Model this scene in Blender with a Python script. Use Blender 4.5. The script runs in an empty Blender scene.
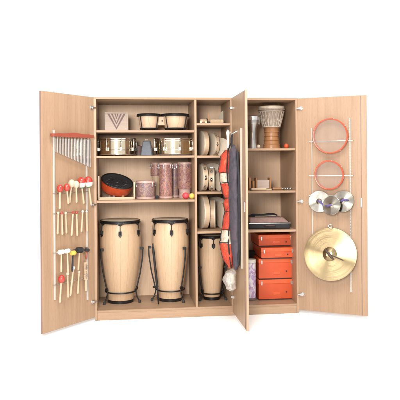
import bpy, bmesh, math, random
from math import sin, cos, pi, radians, atan2, hypot
from mathutils import Vector, Matrix
random.seed(7)
S = bpy.context.scene
COL = S.collection

# ------------------------------------------------------------------ camera
YAW, ROLL, FPX = radians(7.04), radians(0.4), 611.0       # focal length in photograph pixels (400 wide)
CAMP = Vector((0.26, -5.32, 1.36)); PPX, PPY = 200.0, 161.8
F_ = Vector((sin(YAW), cos(YAW), 0)); R0 = Vector((cos(YAW), -sin(YAW), 0)); U0 = Vector((0, 0, 1))
R_ = R0*cos(ROLL) - U0*sin(ROLL); U_ = U0*cos(ROLL) + R0*sin(ROLL)
cd = bpy.data.cameras.new('camera'); cam = bpy.data.objects.new('camera', cd); COL.objects.link(cam)
cd.sensor_width = 36; cd.lens = FPX/400*36; cd.shift_y = -(200-PPY)/400; cd.clip_start = .1; cd.clip_end = 500
cam.matrix_world = Matrix(((R_.x, U_.x, -F_.x, CAMP.x), (R_.y, U_.y, -F_.y, CAMP.y), (R_.z, U_.z, -F_.z, CAMP.z), (0, 0, 0, 1)))
S.camera = cam

# ------------------------------------------------------------------ light: white studio, key light, added floor light
w = bpy.data.worlds.new('World'); S.world = w; w.use_nodes = True
bg = w.node_tree.nodes['Background']; bg.inputs['Color'].default_value = (1, .985, .965, 1); bg.inputs['Strength'].default_value = 1.15
def area_lamp(name, loc, target, size, power, color=(1, 1, 1)):
    l = bpy.data.lights.new(name, 'AREA'); l.shape = 'RECTANGLE'; l.size, l.size_y = size; l.energy = power; l.color = color
    o = bpy.data.objects.new(name, l); COL.objects.link(o); o.location = loc
    o.rotation_euler = (Vector(target)-Vector(loc)).to_track_quat('-Z', 'Y').to_euler()
area_lamp('key_softbox', (-.5, -5.4, 2.15), (.9, 0.2, 1.0), (1.1, 1.1), 265, (1, .955, .90))
area_lamp('floor_fill', (.9, -2.6, 4.2), (.9, -1.2, 0), (2.4, 1.6), 170, (1, .97, .93))  # added lamp to whiten the floor and thin the shadows on it
S.view_settings.view_transform = 'Standard'; S.view_settings.look = 'None'
S.view_settings.exposure = 0; S.view_settings.gamma = 1
S.render.resolution_x = S.render.resolution_y = 1024

# ------------------------------------------------------------------ photograph pixel -> point on a real plane
def ray(px, py): return (F_ + R_*((px-PPX)/FPX) - U_*((py-PPY)/FPX))
def onplane(px, py, p0, n):
    d = ray(px, py); t = (Vector(p0)-CAMP).dot(n)/d.dot(n); return CAMP + d*t
def at(px, py, y): return onplane(px, py, (0, y, 0), Vector((0, 1, 0)))
def sc(p): return (p-CAMP).dot(F_)/FPX       # metres per photo pixel at p

# ------------------------------------------------------------------ mesh helpers
class MB:
    def __init__(s): s.bm = bmesh.new()
    def add(s, vs, fs, M=None):
        v = [s.bm.verts.new((M @ Vector(p)) if M else p) for p in vs]
        for f in fs:
            try: s.bm.faces.new([v[i] for i in f])
            except ValueError: pass
        return s
    def box(s, x0, x1, y0, y1, z0, z1, M=None):
        return s.add([(x0,y0,z0),(x1,y0,z0),(x1,y1,z0),(x0,y1,z0),(x0,y0,z1),(x1,y0,z1),(x1,y1,z1),(x0,y1,z1)],
                     [(0,3,2,1),(4,5,6,7),(0,1,5,4),(1,2,6,5),(2,3,7,6),(3,0,4,7)], M)
    def lathe(s, prof, n=40, M=None, cap=True):      # prof: list of (r, z); closed surface
        vs = []; fs = []; rings = []
        for r, z in prof:
            if r < 1e-6: rings.append([len(vs)]); vs.append((0, 0, z))
            else:
                rings.append(list(range(len(vs), len(vs)+n)))
                vs += [(r*cos(2*pi*k/n), r*sin(2*pi*k/n), z) for k in range(n)]
        for a, b in zip(rings, rings[1:]):
            for k in range(n):
                k2 = (k+1) % n
                if len(a) == 1 and len(b) == 1: continue
                if len(a) == 1: fs.append((a[0], b[k2], b[k]))
                elif len(b) == 1: fs.append((a[k], a[k2], b[0]))
                else: fs.append((a[k], a[k2], b[k2], b[k]))
        if cap:
            if len(rings[0]) > 1: fs.append(tuple(reversed(rings[0])))
            if len(rings[-1]) > 1: fs.append(tuple(rings[-1]))
        return s.add(vs, fs, M)
    def tube(s, pts, r, n=10, closed=False, radii=None):
        pts = [Vector(p) for p in pts]; vs = []; fs = []; m = len(pts); up = None
        for i, p in enumerate(pts):
            a = pts[(i-1) % m] if closed or i else p; b = pts[(i+1) % m] if closed or i < m-1 else p
            t = (b-a).normalized()
            if up is None: up = t.orthogonal().normalized()
            up = (up - t*up.dot(t)).normalized(); sd = t.cross(up)
            rr = radii[i] if radii else r
            vs += [tuple(p + up*rr*cos(2*pi*k/n) + sd*rr*sin(2*pi*k/n)) for k in range(n)]
        for i in range(m if closed else m-1):
            j = (i+1) % m
            for k in range(n): fs.append((i*n+k, i*n+(k+1) % n, j*n+(k+1) % n, j*n+k))
        if not closed: fs += [tuple(range(n-1, -1, -1)), tuple(range((m-1)*n, m*n))]
        return s.add(vs, fs)
    def ring(s, c, R, r, n=48, m=10, axis='z', M=None):
        pts = []
        for k in range(n):
            a = 2*pi*k/n; p = Vector((R*cos(a), R*sin(a), 0))
            if axis == 'x': p = Vector((0, p.x, p.y))
            if axis == 'y': p = Vector((p.x, 0, p.y))
            p += Vector(c); pts.append(M @ p if M else p)
        return s.tube(pts, r, m, True)
    def ball(s, c, r, n=20, M=None, sz=1):
        T = Matrix.Translation(c); T = M @ T if M else T
        return s.lathe([(r*sin(pi*i/12), -r*cos(pi*i/12)*sz) for i in range(13)], n, T)
    def build(s, name, m, parent=None, bevel=0, smooth=35, loc=None, rot=None):
        bmesh.ops.recalc_face_normals(s.bm, faces=s.bm.faces[:])
        me = bpy.data.meshes.new(name); s.bm.to_mesh(me); s.bm.free()
        if isinstance(m, (list, tuple)):
            for q in m: me.materials.append(q)
        else: me.materials.append(m)
        for p in me.polygons: p.use_smooth = True
        me.set_sharp_from_angle(angle=radians(smooth))
        o = bpy.data.objects.new(name, me); COL.objects.link(o)
        if parent: o.parent = parent
        if loc is not None: o.location = loc
        if rot is not None: o.rotation_euler = rot
        if bevel:
            b = o.modifiers.new('bevel', 'BEVEL'); b.width = bevel; b.segments = 2; b.limit_method = 'ANGLE'
            b.harden_normals = False
        return o
def tag(o, label, cat, group=None):
    o['label'] = label; o['category'] = cat
    if group: o['group'] = group
    return o
def thing(name, label, cat, loc=(0, 0, 0), rotz=0, group=None, rot=None):
    o = bpy.data.objects.new(name, None); COL.objects.link(o); o.empty_display_size = .05
    o.location = loc; o.rotation_euler = rot if rot else (0, 0, rotz)
    return tag(o, label, cat, group)
def copy_tree(o, parent=None):
    c = o.copy(); COL.objects.link(c)
    if parent: c.parent = parent
    for ch in o.children: copy_tree(ch, c)
    return c
def RZ(a): return Matrix.Rotation(a, 4, 'Z')
def RX(a): return Matrix.Rotation(a, 4, 'X')
def RY(a): return Matrix.Rotation(a, 4, 'Y')
def T(*p): return Matrix.Translation(p)

# ------------------------------------------------------------------ materials
def mat0(name):
    m = bpy.data.materials.new(name); m.use_nodes = True; nt = m.node_tree
    return m, nt, nt.nodes['Principled BSDF'], nt.nodes.new, nt.links.new
def ramp(nt, stops, src):
    r = nt.nodes.new('ShaderNodeValToRGB'); e = r.color_ramp.elements
    while len(e) < len(stops): e.new(.5)
    for k, (p, c) in enumerate(stops): e[k].position = p; e[k].color = (*c, 1)
    nt.links.new(src, r.inputs[0]); return r.outputs[0]
def mapped(nt, scale, kind='Object'):
    tc = nt.nodes.new('ShaderNodeTexCoord'); mp = nt.nodes.new('ShaderNodeMapping')
    mp.inputs['Scale'].default_value = scale; nt.links.new(tc.outputs[kind], mp.inputs[0]); return mp.outputs[0]
def noise(nt, vec, scale=1, detail=4, rough=.55, dist=0):
    n = nt.nodes.new('ShaderNodeTexNoise'); n.inputs['Scale'].default_value = scale; n.inputs['Detail'].default_value = detail
    n.inputs['Roughness'].default_value = rough; n.inputs['Distortion'].default_value = dist; nt.links.new(vec, n.inputs[0]); return n.outputs[0]
def mixc(nt, a, b, fac, mode='MIX'):
    x = nt.nodes.new('ShaderNodeMix'); x.data_type = 'RGBA'; x.blend_type = mode
    for s_, v in ((x.inputs[0], fac), (x.inputs[6], a), (x.inputs[7], b)):
        if hasattr(v, 'is_output'): nt.links.new(v, s_)
        elif isinstance(v, (int, float)): s_.default_value = v
        else: s_.default_value = (*v, 1)
    return x.outputs[2]
def bump(nt, b, src, strength=.1, dist=.001):
    n = nt.nodes.new('ShaderNodeBump'); n.inputs['Strength'].default_value = strength; n.inputs['Distance'].default_value = dist
    nt.links.new(src, n.inputs['Height']); nt.links.new(n.outputs[0], b.inputs['Normal'])
def wood(name, light, dark, axis='z', rough=.42, staves=0):
    m, nt, b, N, L = mat0(name)
    def vec(a, c): return {'z': (a, a, c), 'x': (c, a, a), 'y': (a, c, a)}[axis]
    v1 = mapped(nt, vec(15, .35)); n1 = noise(nt, v1, 1, 3, .5, .3)
    v2 = mapped(nt, vec(110, 3.0)); n2 = noise(nt, v2, 1, 4, .6)
    v3 = mapped(nt, vec(420, 38)); n3 = noise(nt, v3, 1, 2, .5)
    mid = tuple((a+c)/2 for a, c in zip(light, dark))
    c1 = ramp(nt, [(.3, dark), (.5, mid), (.72, light)], n1)
    c2 = ramp(nt, [(.3, tuple(x*.86 for x in mid)), (.55, light), (.75, tuple(min(1, x*1.06) for x in light))], n2)
    c = mixc(nt, c1, c2, .4)
    fl = ramp(nt, [(.6, (1, 1, 1)), (.7, (.86, .80, .76))], n3)
    c = mixc(nt, c, fl, .8, 'MULTIPLY')
    oi = N('ShaderNodeObjectInfo'); tn = ramp(nt, [(0, (.88, .86, .84)), (.5, (.97, .96, .95)), (1, (1.0, 1.0, 1.0))], oi.outputs['Random']); c = mixc(nt, c, tn, 1.0, 'MULTIPLY')
    if staves:
        tc = N('ShaderNodeTexCoord'); sp = N('ShaderNodeSeparateXYZ'); L(tc.outputs['Object'], sp.inputs[0])
        at2 = N('ShaderNodeMath'); at2.operation = 'ARCTAN2'; L(sp.outputs[1], at2.inputs[0]); L(sp.outputs[0], at2.inputs[1])
        mu = N('ShaderNodeMath'); mu.operation = 'MULTIPLY'; mu.inputs[1].default_value = staves/(2*pi); L(at2.outputs[0], mu.inputs[0])
        fr = N('ShaderNodeMath'); fr.operation = 'FRACT'; L(mu.outputs[0], fr.inputs[0])
        fo = N('ShaderNodeMath'); fo.operation = 'FLOOR'; L(mu.outputs[0], fo.inputs[0])
        wn = N('ShaderNodeTexWhiteNoise'); wn.noise_dimensions = '1D'; L(fo.outputs[0], wn.inputs['W'])
        tone = ramp(nt, [(0, (.85, .82, .78)), (1, (1, 1, 1))], wn.outputs[0]); c = mixc(nt, c, tone, .8, 'MULTIPLY')
        jl = ramp(nt, [(0, (.7, .62, .55)), (.03, (1, 1, 1)), (.97, (1, 1, 1)), (1, (.7, .62, .55))], fr.outputs[0]); c = mixc(nt, c, jl, .8, 'MULTIPLY')
    L(c, b.inputs['Base Color']); b.inputs['Roughness'].default_value = rough
    b.inputs['Specular IOR Level'].default_value = .35
    bump(nt, b, n2, .08, .0006); return m
def plain(name, col, rough=.5, metal=0, var=.12, vs=40, bmp=.05, coat=0, spec=.5):
    m, nt, b, N, L = mat0(name)
    n = noise(nt, mapped(nt, (vs, vs, vs)), 1, 4)
    c = ramp(nt, [(.3, tuple(x*(1-var) for x in col)), (.7, tuple(min(1, x*(1+var)) for x in col))], n)
    L(c, b.inputs['Base Color']); b.inputs['Roughness'].default_value = rough; b.inputs['Metallic'].default_value = metal
    b.inputs['Coat Weight'].default_value = coat; b.inputs['Specular IOR Level'].default_value = spec
    if bmp: bump(nt, b, n, bmp, .001)
    return m
def cymbal_metal(name, col, rough=.28):
    m, nt, b, N, L = mat0(name)
    tc = N('ShaderNodeTexCoord'); sp = N('ShaderNodeSeparateXYZ'); L(tc.outputs['Object'], sp.inputs[0])
    cb = N('ShaderNodeCombineXYZ'); L(sp.outputs[0], cb.inputs[0]); L(sp.outputs[1], cb.inputs[1])
    ln = N('ShaderNodeVectorMath'); ln.operation = 'LENGTH'; L(cb.outputs[0], ln.inputs[0])
    mu = N('ShaderNodeMath'); mu.operation = 'MULTIPLY'; mu.inputs[1].default_value = 420; L(ln.outputs['Value'], mu.inputs[0])
    nn = N('ShaderNodeTexNoise'); nn.noise_dimensions = '1D'; nn.inputs['Detail'].default_value = 3; L(mu.outputs[0], nn.inputs['W'])
    blot = noise(nt, mapped(nt, (14, 14, 14)), 1, 4)
    c = ramp(nt, [(.3, tuple(x*.86 for x in col)), (.7, col)], blot)
    L(c, b.inputs['Base Color']); b.inputs['Metallic'].default_value = 1; b.inputs['Roughness'].default_value = rough
    b.inputs['Anisotropic'].default_value = .95
    tg = N('ShaderNodeTangent'); tg.direction_type = 'RADIAL'; tg.axis = 'Z'; L(tg.outputs[0], b.inputs['Tangent'])
    b.inputs['Anisotropic Rotation'].default_value = .25
    bump(nt, b, nn.outputs[0], .25, .0006); return m
def mottled(name, cols, scale=22, rough=.4):
    m, nt, b, N, L = mat0(name)
    n = noise(nt, mapped(nt, (scale, scale, scale*.7)), 1, 3, .55, 1.2)
    k = len(cols); c = ramp(nt, [(.28+.46*i/(k-1), q) for i, q in enumerate(cols)], n)
    L(c, b.inputs['Base Color']); b.inputs['Roughness'].default_value = rough; return m

BL, BD = (.385, .257, .166), (.290, .184, .114)
M_door = wood('beech_upright', BL, BD, 'z')
M_shelf = wood('beech_lengthwise', BL, BD, 'x')
M_edge = wood('beech_edge_band', (.44, .29, .20), (.38, .25, .17), 'z')
M_edge_dark = wood('brown_edge_band', (.24, .15, .125), (.19, .12, .10), 'z')
M_back = wood('beech_back_veneer', (.70, .505, .350), (.60, .425, .29), 'z', .5)
M_conga = wood('ash_staves', (.61, .445, .30), (.51, .36, .235), 'z', .38, 16)
M_pale = wood('pale_maple', (.60, .46, .32), (.50, .37, .245), 'x', .4)
M_palez = wood('pale_maple_upright', (.56, .42, .29), (.46, .33, .22), 'z', .4)
M_brown = wood('golden_brown_wood', (.36, .18, .080), (.25, .115, .048), 'z', .3)
M_red_wood = wood('red_brown_wood', (.30, .07, .045), (.18, .04, .028), 'x', .3)
M_grey_wood = wood('greyed_wood', (.46, .38, .32), (.38, .30, .255), 'x', .6)
M_mauve_wood = wood('mauve_stained_wood', (.20, .14, .13), (.15, .10, .095), 'x', .6)
M_skin = mottled('drum_skin', [(.50, .42, .32), (.62, .54, .43), (.55, .47, .36)], 14, .55)
M_black = plain('black_steel', (.014, .013, .013), .35, .3, .1)
M_rubber = plain('black_rubber', (.02, .02, .02), .7)
M_chrome = plain('chrome', (.80, .79, .77), .1, 1, .03, 8, 0)
M_warm = plain('polished_steel_shell', (.66, .57, .42), .13, 1, .05, 6, 0)
M_steel = plain('brushed_steel', (.62, .62, .62), .3, 1, .06)
M_rail = plain('white_lacquered_rail', (.50, .475, .44), .35, 0, .04)
M_midrail = plain('beige_lacquered_rail', (.40, .35, .29), .4, 0, .05)
M_rod = plain('brown_enamelled_rod', (.16, .10, .08), .4)
M_dull = plain('dull_cast_metal', (.34, .32, .30), .3, 1, .15, 14)
M_bell = plain('blue_grey_bell_metal', (.10, .115, .14), .5, .15, .12)
M_orange = plain('orange_red_enamel', (.42, .055, .016), .32, 0, .08, 12, 0, .4)
M_box = plain('orange_red_carton', (.50, .064, .012), .5, 0, .11, 7, .02)
M_boxlid = plain('orange_red_carton_lid', (.56, .085, .018), .42, 0, .10, 7, .02)
M_red = plain('red_lacquer', (.40, .036, .022), .25, 0, .1, 30, 0, .5)
M_redrim = plain('red_brown_hoop', (.46, .075, .03), .3, 0, .15, 30)
M_green = plain('green_paint', (.02, .17, .075), .3)
M_white = plain('white_paint', (.62, .59, .53), .4, 0, .05)
M_cream = plain('cream_paint', (.55, .46, .34), .4, 0, .1)
M_cream = plain('used_cream_paint', (.50, .41, .30), .5, 0, .22, 60)
M_yellow = plain('yellow_rubber', (.62, .42, .08), .5)
M_ballred = plain('pinkish_red_rubber', (.55, .05, .06), .5)
M_charcoal = plain('charcoal_cloth', (.018, .017, .020), .85, 0, .2)
M_grey_cloth = mottled('grey_mauve_cloth', [(.040, .035, .047), (.062, .053, .07), (.09, .06, .075)], 22, .9)
M_red_cloth = mottled('red_patterned_cloth', [(.10, .015, .012), (.36, .035, .018), (.46, .05, .02), (.40, .035, .018), (.50, .11, .04), (.22, .03, .02)], 30, .85)
M_cream_cloth = mottled('cream_patterned_cloth', [(.44, .37, .27), (.54, .47, .36), (.22, .14, .10)], 34, .85)
M_mot = mottled('pink_brown_mottled_foil', [(.09, .035, .035), (.27, .11, .09), (.38, .22, .15), (.15, .085, .125), (.34, .09, .055), (.42, .30, .22)], 50, .35)
M_mot2 = mottled('brown_violet_mottled_foil', [(.17, .10, .08), (.34, .23, .15), (.16, .10, .15), (.30, .17, .14), (.38, .28, .2)], 48, .35)
M_pink = plain('pale_pink_hoop', (.46, .31, .27), .4)
M_lilac = mottled('white_lilac_print', [(.62, .58, .62), (.70, .66, .68), (.35, .22, .45), (.66, .45, .22)], 20, .5)
M_brass = cymbal_metal('brass_cymbal', (.39, .30, .17), .26)
M_silver = cymbal_metal('silvery_cymbal', (.46, .43, .375), .2)
M_strap = plain('violet_strap', (.09, .07, .22), .7)
M_leather = plain('dark_leather', (.05, .028, .022), .6)
M_rope = plain('pale_rope', (.43, .36, .29), .9, 0, .25, 90, .3)
M_dj = plain('grey_beige_drum_shell', (.27, .21, .165), .6, 0, .2, 20)
M_casetop = plain('dusty_pink_case_cloth', (.24, .15, .13), .85, 0, .15)
M_gap_shade = plain('painted_gap_shade', (.05, .02, .015), .7)
# translucent head of the hoop drums
M_film, nt_, b_, N_, L_ = mat0('translucent_drum_film')
n_ = noise(nt_, mapped(nt_, (9, 9, 9)), 1, 3)
L_(ramp(nt_, [(.3, (.34, .27, .23)), (.7, (.42, .35, .30))], n_), b_.inputs['Base Color']); b_.inputs['Roughness'].default_value = .3; b_.inputs['Alpha'].default_value = .25
M_clear, nt_, b_, N_, L_ = mat0('clear_plastic_film')
n_ = noise(nt_, mapped(nt_, (30, 30, 30)), 1, 3)
L_(ramp(nt_, [(.3, (.7, .66, .6)), (.7, (.9, .88, .84))], n_), b_.inputs['Base Color']); b_.inputs['Roughness'].default_value = .12; b_.inputs['Alpha'].default_value = .42
bump(nt_, b_, n_, .9, .01)

# ------------------------------------------------------------------ setting
mf, nt_, b_, N_, L_ = mat0('white_studio_floor')
n_ = noise(nt_, mapped(nt_, (3, 3, 3)), 1, 3)
L_(ramp(nt_, [(.3, (.93, .93, .93)), (.7, (.95, .95, .95))], n_), b_.inputs['Base Color']); b_.inputs['Roughness'].default_value = .8
fl = MB().box(-60, 60, -60, 60, -.05, 0).build('floor', mf); fl['kind'] = 'structure'

# ------------------------------------------------------------------ cabinet
W, D, H, TH = 1.8, .56, 1.924, .019
Z0 = .086                                          # top of the cabinet's bottom board
cab = thing('storage_cabinet', 'tall beech wood cabinet standing with its three doors wide open', 'cabinet', (0, 0, 0))
def panel(name, m, *b, bev=.0012): return MB().box(*b).build(name, m, cab, bev)
panel('side_panel', M_door, 0, TH, 0, D, .001, H-TH)
panel('side_panel', M_door, W-TH, W, 0, D, .001, H-TH)
panel('top_panel', M_shelf, 0, W, 0, D, H-TH, H)
panel('bottom_panel', M_shelf, TH, W-TH, .001, D-.01, Z0-TH, Z0)
panel('plinth', M_shelf, TH, W-TH, .003, .022, .001, Z0-TH)
panel('back_panel', M_back, TH, W-TH, D-.01, D-.001, Z0-TH, H-TH, bev=0)
XA = at(196.2, 220, 0).x; XB = 1.2
panel('partition', M_door, XA-TH/2, XA+TH/2, .002, D-.011, Z0, H-TH)
panel('partition', M_door, XB-TH/2, XB+TH/2, .002, D-.011, Z0, H-TH)
def shelf(x0, x1, px, py):                         # py: pixel row of the front edge's middle
    z = at(px, py, .012).z
    panel('shelf', M_shelf, x0, x1, .012, D-.012, z-TH/2, z+TH/2)
    return z+TH/2
L1, L2, L3 = [shelf(TH, XA-TH/2, 145, y) for y in (131.3, 156.8, 201.3)]
C1, C2, C3, C4 = [shelf(XA+TH/2, XB-TH/2, 213, y) for y in (124.2, 156.6, 193, 232.3)]
R1, R2, R3 = [shelf(XB+TH/2, W-TH, 272, y) for y in (149.4, 191.8, 231)]
# doors: a frame of its own for each, local -y is the side the viewer sees
DOORS = {'left': (0.0, radians(50.8)), 'mid': (XB, radians(-90)), 'right': (W, radians(-31.5))}
def dn(k): a = DOORS[k][1]; return Vector((sin(a), -cos(a), 0))          # towards the viewer
def dx(k): a = DOORS[k][1]; return Vector((cos(a), sin(a), 0))
def ond(k, px, py, off=0):                                           # point off metres in front of the door's inner face
    p0 = Vector((DOORS[k][0], 0, 0)) + dn(k)*off; return onplane(px, py, p0, dn(k))
DZ0, DZ1, DW = .030, 1.921, .6
door = {}
for k in DOORS:
    x0, a = DOORS[k]; s0, s1 = (-DW, .001) if k == 'left' else (-.001, DW)
    if k == 'mid': s1 = .612
    o = MB().box(s0, s1, .001, TH, DZ0, DZ1).build('door', M_door, cab, .0012, loc=(x0, 0, 0), rot=(0, 0, a)); door[k] = o
    hs = -1 if k == 'left' else 1
    e = s0 if k == 'left' else s1                                    # free edge band
    MB().box(min(e, e+hs*.0012), max(e, e+hs*.0012), .002, TH-.001, DZ0+.001, DZ1-.001).build('edge_band', M_edge_dark if k == 'left' else M_edge, o)
    for z in (1.83, 1.0, .17):
        h = MB().lathe([(.0175, 0), (.0175, .003), (.015, .004)], 24, T(hs*.03, .001, z) @ RX(pi/2))
        h.box(min(hs*.012, hs*.045), max(hs*.012, hs*.045), -.012, -.002, z-.010, z+.010)
        h.box(min(-hs*.006, hs*.03), max(-hs*.006, hs*.03), -.018, -.010, z-.007, z+.007)
        h.build('hinge', M_steel, o, .001)
    if k == 'left': continue
    zl = 1.0
    xl = s1-.045
    lk = MB().box(xl-.007, xl+.007, -.006, .001, zl-.04, zl+.04).build('lock', M_steel, o, .002)
    MB().box(xl-.0022, xl+.0022, -.003, .001, DZ0+.004, zl-.04).box(xl-.0022, xl+.0022, -.003, .001, zl+.04, DZ1-.004).build('locking_rod', M_rod, o)
def rail(k, px, py0, py1, wd=.014, holes=True, m=None):              # upright slotted rail screwed to the door
    a = ond(k, px, (py0+py1)/2, .006); s = (a - Vector((DOORS[k][0], 0, 0))).dot(dx(k))
    z1, z0 = ond(k, px, py0, .006).z, ond(k, px, py1, .006).z
    b = MB().box(s-wd/2, s-wd/2+.0025, -.012, .0005, z0, z1).box(s+wd/2-.0025, s+wd/2, -.012, .0005, z0, z1)
    z = z0
    while z < z1-.01:                                                # web with slots
        b.box(s-wd/2+.0025, s+wd/2-.0025, -.004, 0.0005, z, z+.011); z += .025
    b.build('hook_rail', m or M_rail, door[k]); return s
def crossbar(k, pxa, pxb, py, off=.016, r=.0028):
    pa, pb = ond(k, pxa, py, off), ond(k, pxb, py, off); pm = (pa+pb)/2; inv = Vector((DOORS[k][0], 0, 0))
    xa, xb = (pa-inv).dot(dx(k)), (pb-inv).dot(dx(k)); z = pm.z
    MB().tube([(xa, -.002, z), (xa, -off, z), (xb, -off, z), (xb, -.002, z)], r, 8).build('cross_bar', M_steel, door[k]); return z
rail('left', 54.3, 130, 300, .010); rail('left', 87, 139, 300, .009)
ZL1 = crossbar('left', 54.3, 88, 192.5); ZL2 = crossbar('left', 54.3, 88, 212); ZL3 = crossbar('left', 54.3, 88, 250); ZL4 = crossbar('left', 54.3, 88, 281)
rail('right', 312.3, 128, 236, .006); rail('right', 350.5, 118, 292, .009)
ZR1 = crossbar('right', 309, 353, 141); ZR2 = crossbar('right', 309, 353, 175.5); ZR3 = crossbar('right', 309, 353, 196); ZR4 = crossbar('right', 309, 353, 240)
rail('mid', 241.3, 128, 268, .018, m=M_midrail)

# ------------------------------------------------------------------ drums
def lugs(mb, R, z, n, h, r=.006, plate=True):
    for k in range(n):
        a = -pi/2 + 2*pi*k/n; M = RZ(a) @ T(R, 0, 0)
        mb.tube([M @ Vector((.008, 0, z+h*.1)), M @ Vector((.012, 0, z-h))], r*.55, 8)
        mb.box(-.002, .016, -r*1.6, r*1.6, z-h-.018, z-h+.006, M)
        mb.box(-.002, .02, -r*1.3, r*1.3, z-.006, z+.010, M)
def conga(name, label, px, yc, R, h, skin_py=None):
    """barrel drum; R belly radius, h height"""
    x = at(px, 260, yc).x
    t = thing(name, label, 'conga drum', (x, yc, Z0), 0, 'conga drums standing on the cabinet floor')
    k = R
    prof = [(.600, 0), (.62, .02), (.68, .12), (.78, .26), (.88, .42), (.965, .58), (1.0, .70), (.99, .80), (.95, .90), (.90, .965)]
    pr = [(r*k, z*h) for r, z in prof]
    MB().lathe([(0, .001*h)]+pr+[(.88*k, .966*h), (0, .966*h)], 64).build('shell', M_conga, t, smooth=60)
    rr = .90*k
    MB().lathe([(rr+.004, .958*h), (rr+.006, .962*h), (rr+.004, .985*h), (rr-.004, .996*h), (0, h)], 64).build('drumhead', M_skin, t, smooth=50)
    hp = MB(); n = 72; vs = []                        # scalloped black hoop dipping at each lug
    lo = MB()
    hp.ring((0, 0, .987*h), rr+.009, .0055, 64, 8)
    for i in range(n):
        a = 2*pi*i/n; q = (i/n*6+.5*0) % 1.0
        vs.append((a,))
    pts = []
    for i in range(120):
        a = -pi/2 + 2*pi*i/120; q = abs(((i/20) % 1) - .0); q = min(q, 1-q)
        dz = -.016*max(0, 1-q/.16)
        pts.append((cos(a)*(rr+.011), sin(a)*(rr+.011), .965*h+dz))
    hp.tube(pts, .0065, 8, True)
    v = []; f = []
    for i, p in enumerate(pts): v += [p, (p[0]*(rr+.010)/(rr+.011), p[1]*(rr+.010)/(rr+.011), .987*h)]
    for i in range(120): j = (i+1) % 120; f.append((2*i, 2*j, 2*j+1, 2*i+1))
    hp.add(v, f); hp.build('hoop', M_black, t)
    for i in range(6):
        a = -pi/2+2*pi*i/6; M = RZ(a); rb = .975*k; lb = MB()
        lb.tube([M @ Vector((rr+.016, 0, .955*h)), M @ Vector((rb+.012, 0, .86*h))], .0035, 8)
        plate = [(rb*.985, -.014, .875*h), (rb*.985, .014, .875*h), (rb*1.0, .016, .83*h), (rb*1.005, 0, .80*h), (rb*1.0, -.016, .83*h)]
        pv = [tuple(M @ Vector(p)) for p in plate] + [tuple(M @ (Vector(p)+Vector((.012, 0, 0)))) for p in plate]
        lb.add(pv, [(0, 1, 2, 3, 4), (9, 8, 7, 6, 5)]+[(j, (j+1) % 5, 5+(j+1) % 5, 5+j) for j in range(5)])
        lb.tube([M @ Vector((rb+.012, 0, .875*h)), M @ Vector((rb+.014, 0, .835*h))], .007, 8)
        lb.build('lug', M_black, t)
    # steel bands
    MB().lathe([(.60*k+.0045, .002), (.60*k+.006, .03), (.60*k+.001, .032), (.58*k, .002)], 64).build('foot_band', M_black, t)
    return t, x
def conga_stand(label, x, yc, R, h, rot=0, group='stands holding the conga drums'):
    t = thing('drum_stand', label, 'drum stand', (x, yc, Z0), rot, group)
    r0 = .66*R+.016; zr = .135*h
    MB().ring((0, 0, zr), r0, .0065, 56, 10).build('ring', M_black, t)
    for k in range(3):
        M = RZ(radians(-150+120*k))
        MB().tube([M @ Vector(p) for p in ((r0+.045, 0, .009), (r0+.02, 0, .05), (r0+.008, 0, zr), (.86*R+.03, 0, .36*h), (1.0*R+.028, 0, .56*h), (1.0*R+.030, 0, .66*h))], .0062, 10).build('leg', M_black, t)
        MB().lathe([(0, 0), (.012, 0), (.013, .016), (.009, .024), (0, .024)], 16, M @ T(r0+.045, 0, 0)).build('rubber_foot', M_rubber, t)
        MB().lathe([(0, 0), (.015, 0), (.015, .012), (0, .012)], 12, M @ T(r0+.012, 0, zr+.03) @ RY(pi/2)).build('wing_knob', M_black, t)
        MB().box(1.0*R+.006, 1.0*R+.034, -.010, .010, .64*h, .67*h, M).build('clamp', M_rubber, t)
hc = .755
t1, x1 = conga('conga_drum', 'large pale wood conga with black hoop, left of the two beside the open left door', 120.5, .325, .188, hc)
conga_stand('black tube stand cradling the large conga nearest the left cabinet wall', x1, .325, .188, hc, radians(8))
t2, x2 = conga('conga_drum', 'slightly slimmer pale wood conga with a black bar beside it, left of the partition', 170.3, .325, .172, hc)
conga_stand('black tube stand cradling the slimmer conga left of the upright partition', x2, .325, .172, hc, radians(-22))
sx = at(156, 270, .13)
MB().tube([at(153, 247, .10), at(154.6, 262, .11), at(157.3, 287, .14)], .011, 10).tube([at(153, 247, .10), at(152.8, 243.5, .10)], .006).tube([at(157.3, 287, .14), at(153, 287, .13)], .008)\
  .tube([at(157.3, 287, .14), (at(158.5, 300, .16).x, .16, Z0+.002)], .007).build('strut', M_black)
tag(bpy.data.objects['strut'], 'thick black steel bar leaning in front of the slimmer conga', 'metal bar')
t3, x3 = conga('conga_drum', 'smallest, narrow pale wood conga under the centre shelves', 211.6, .30, .118, .60)
conga_stand('low black stand around the narrow conga under the centre shelves', x3, .30, .118, .47)

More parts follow.
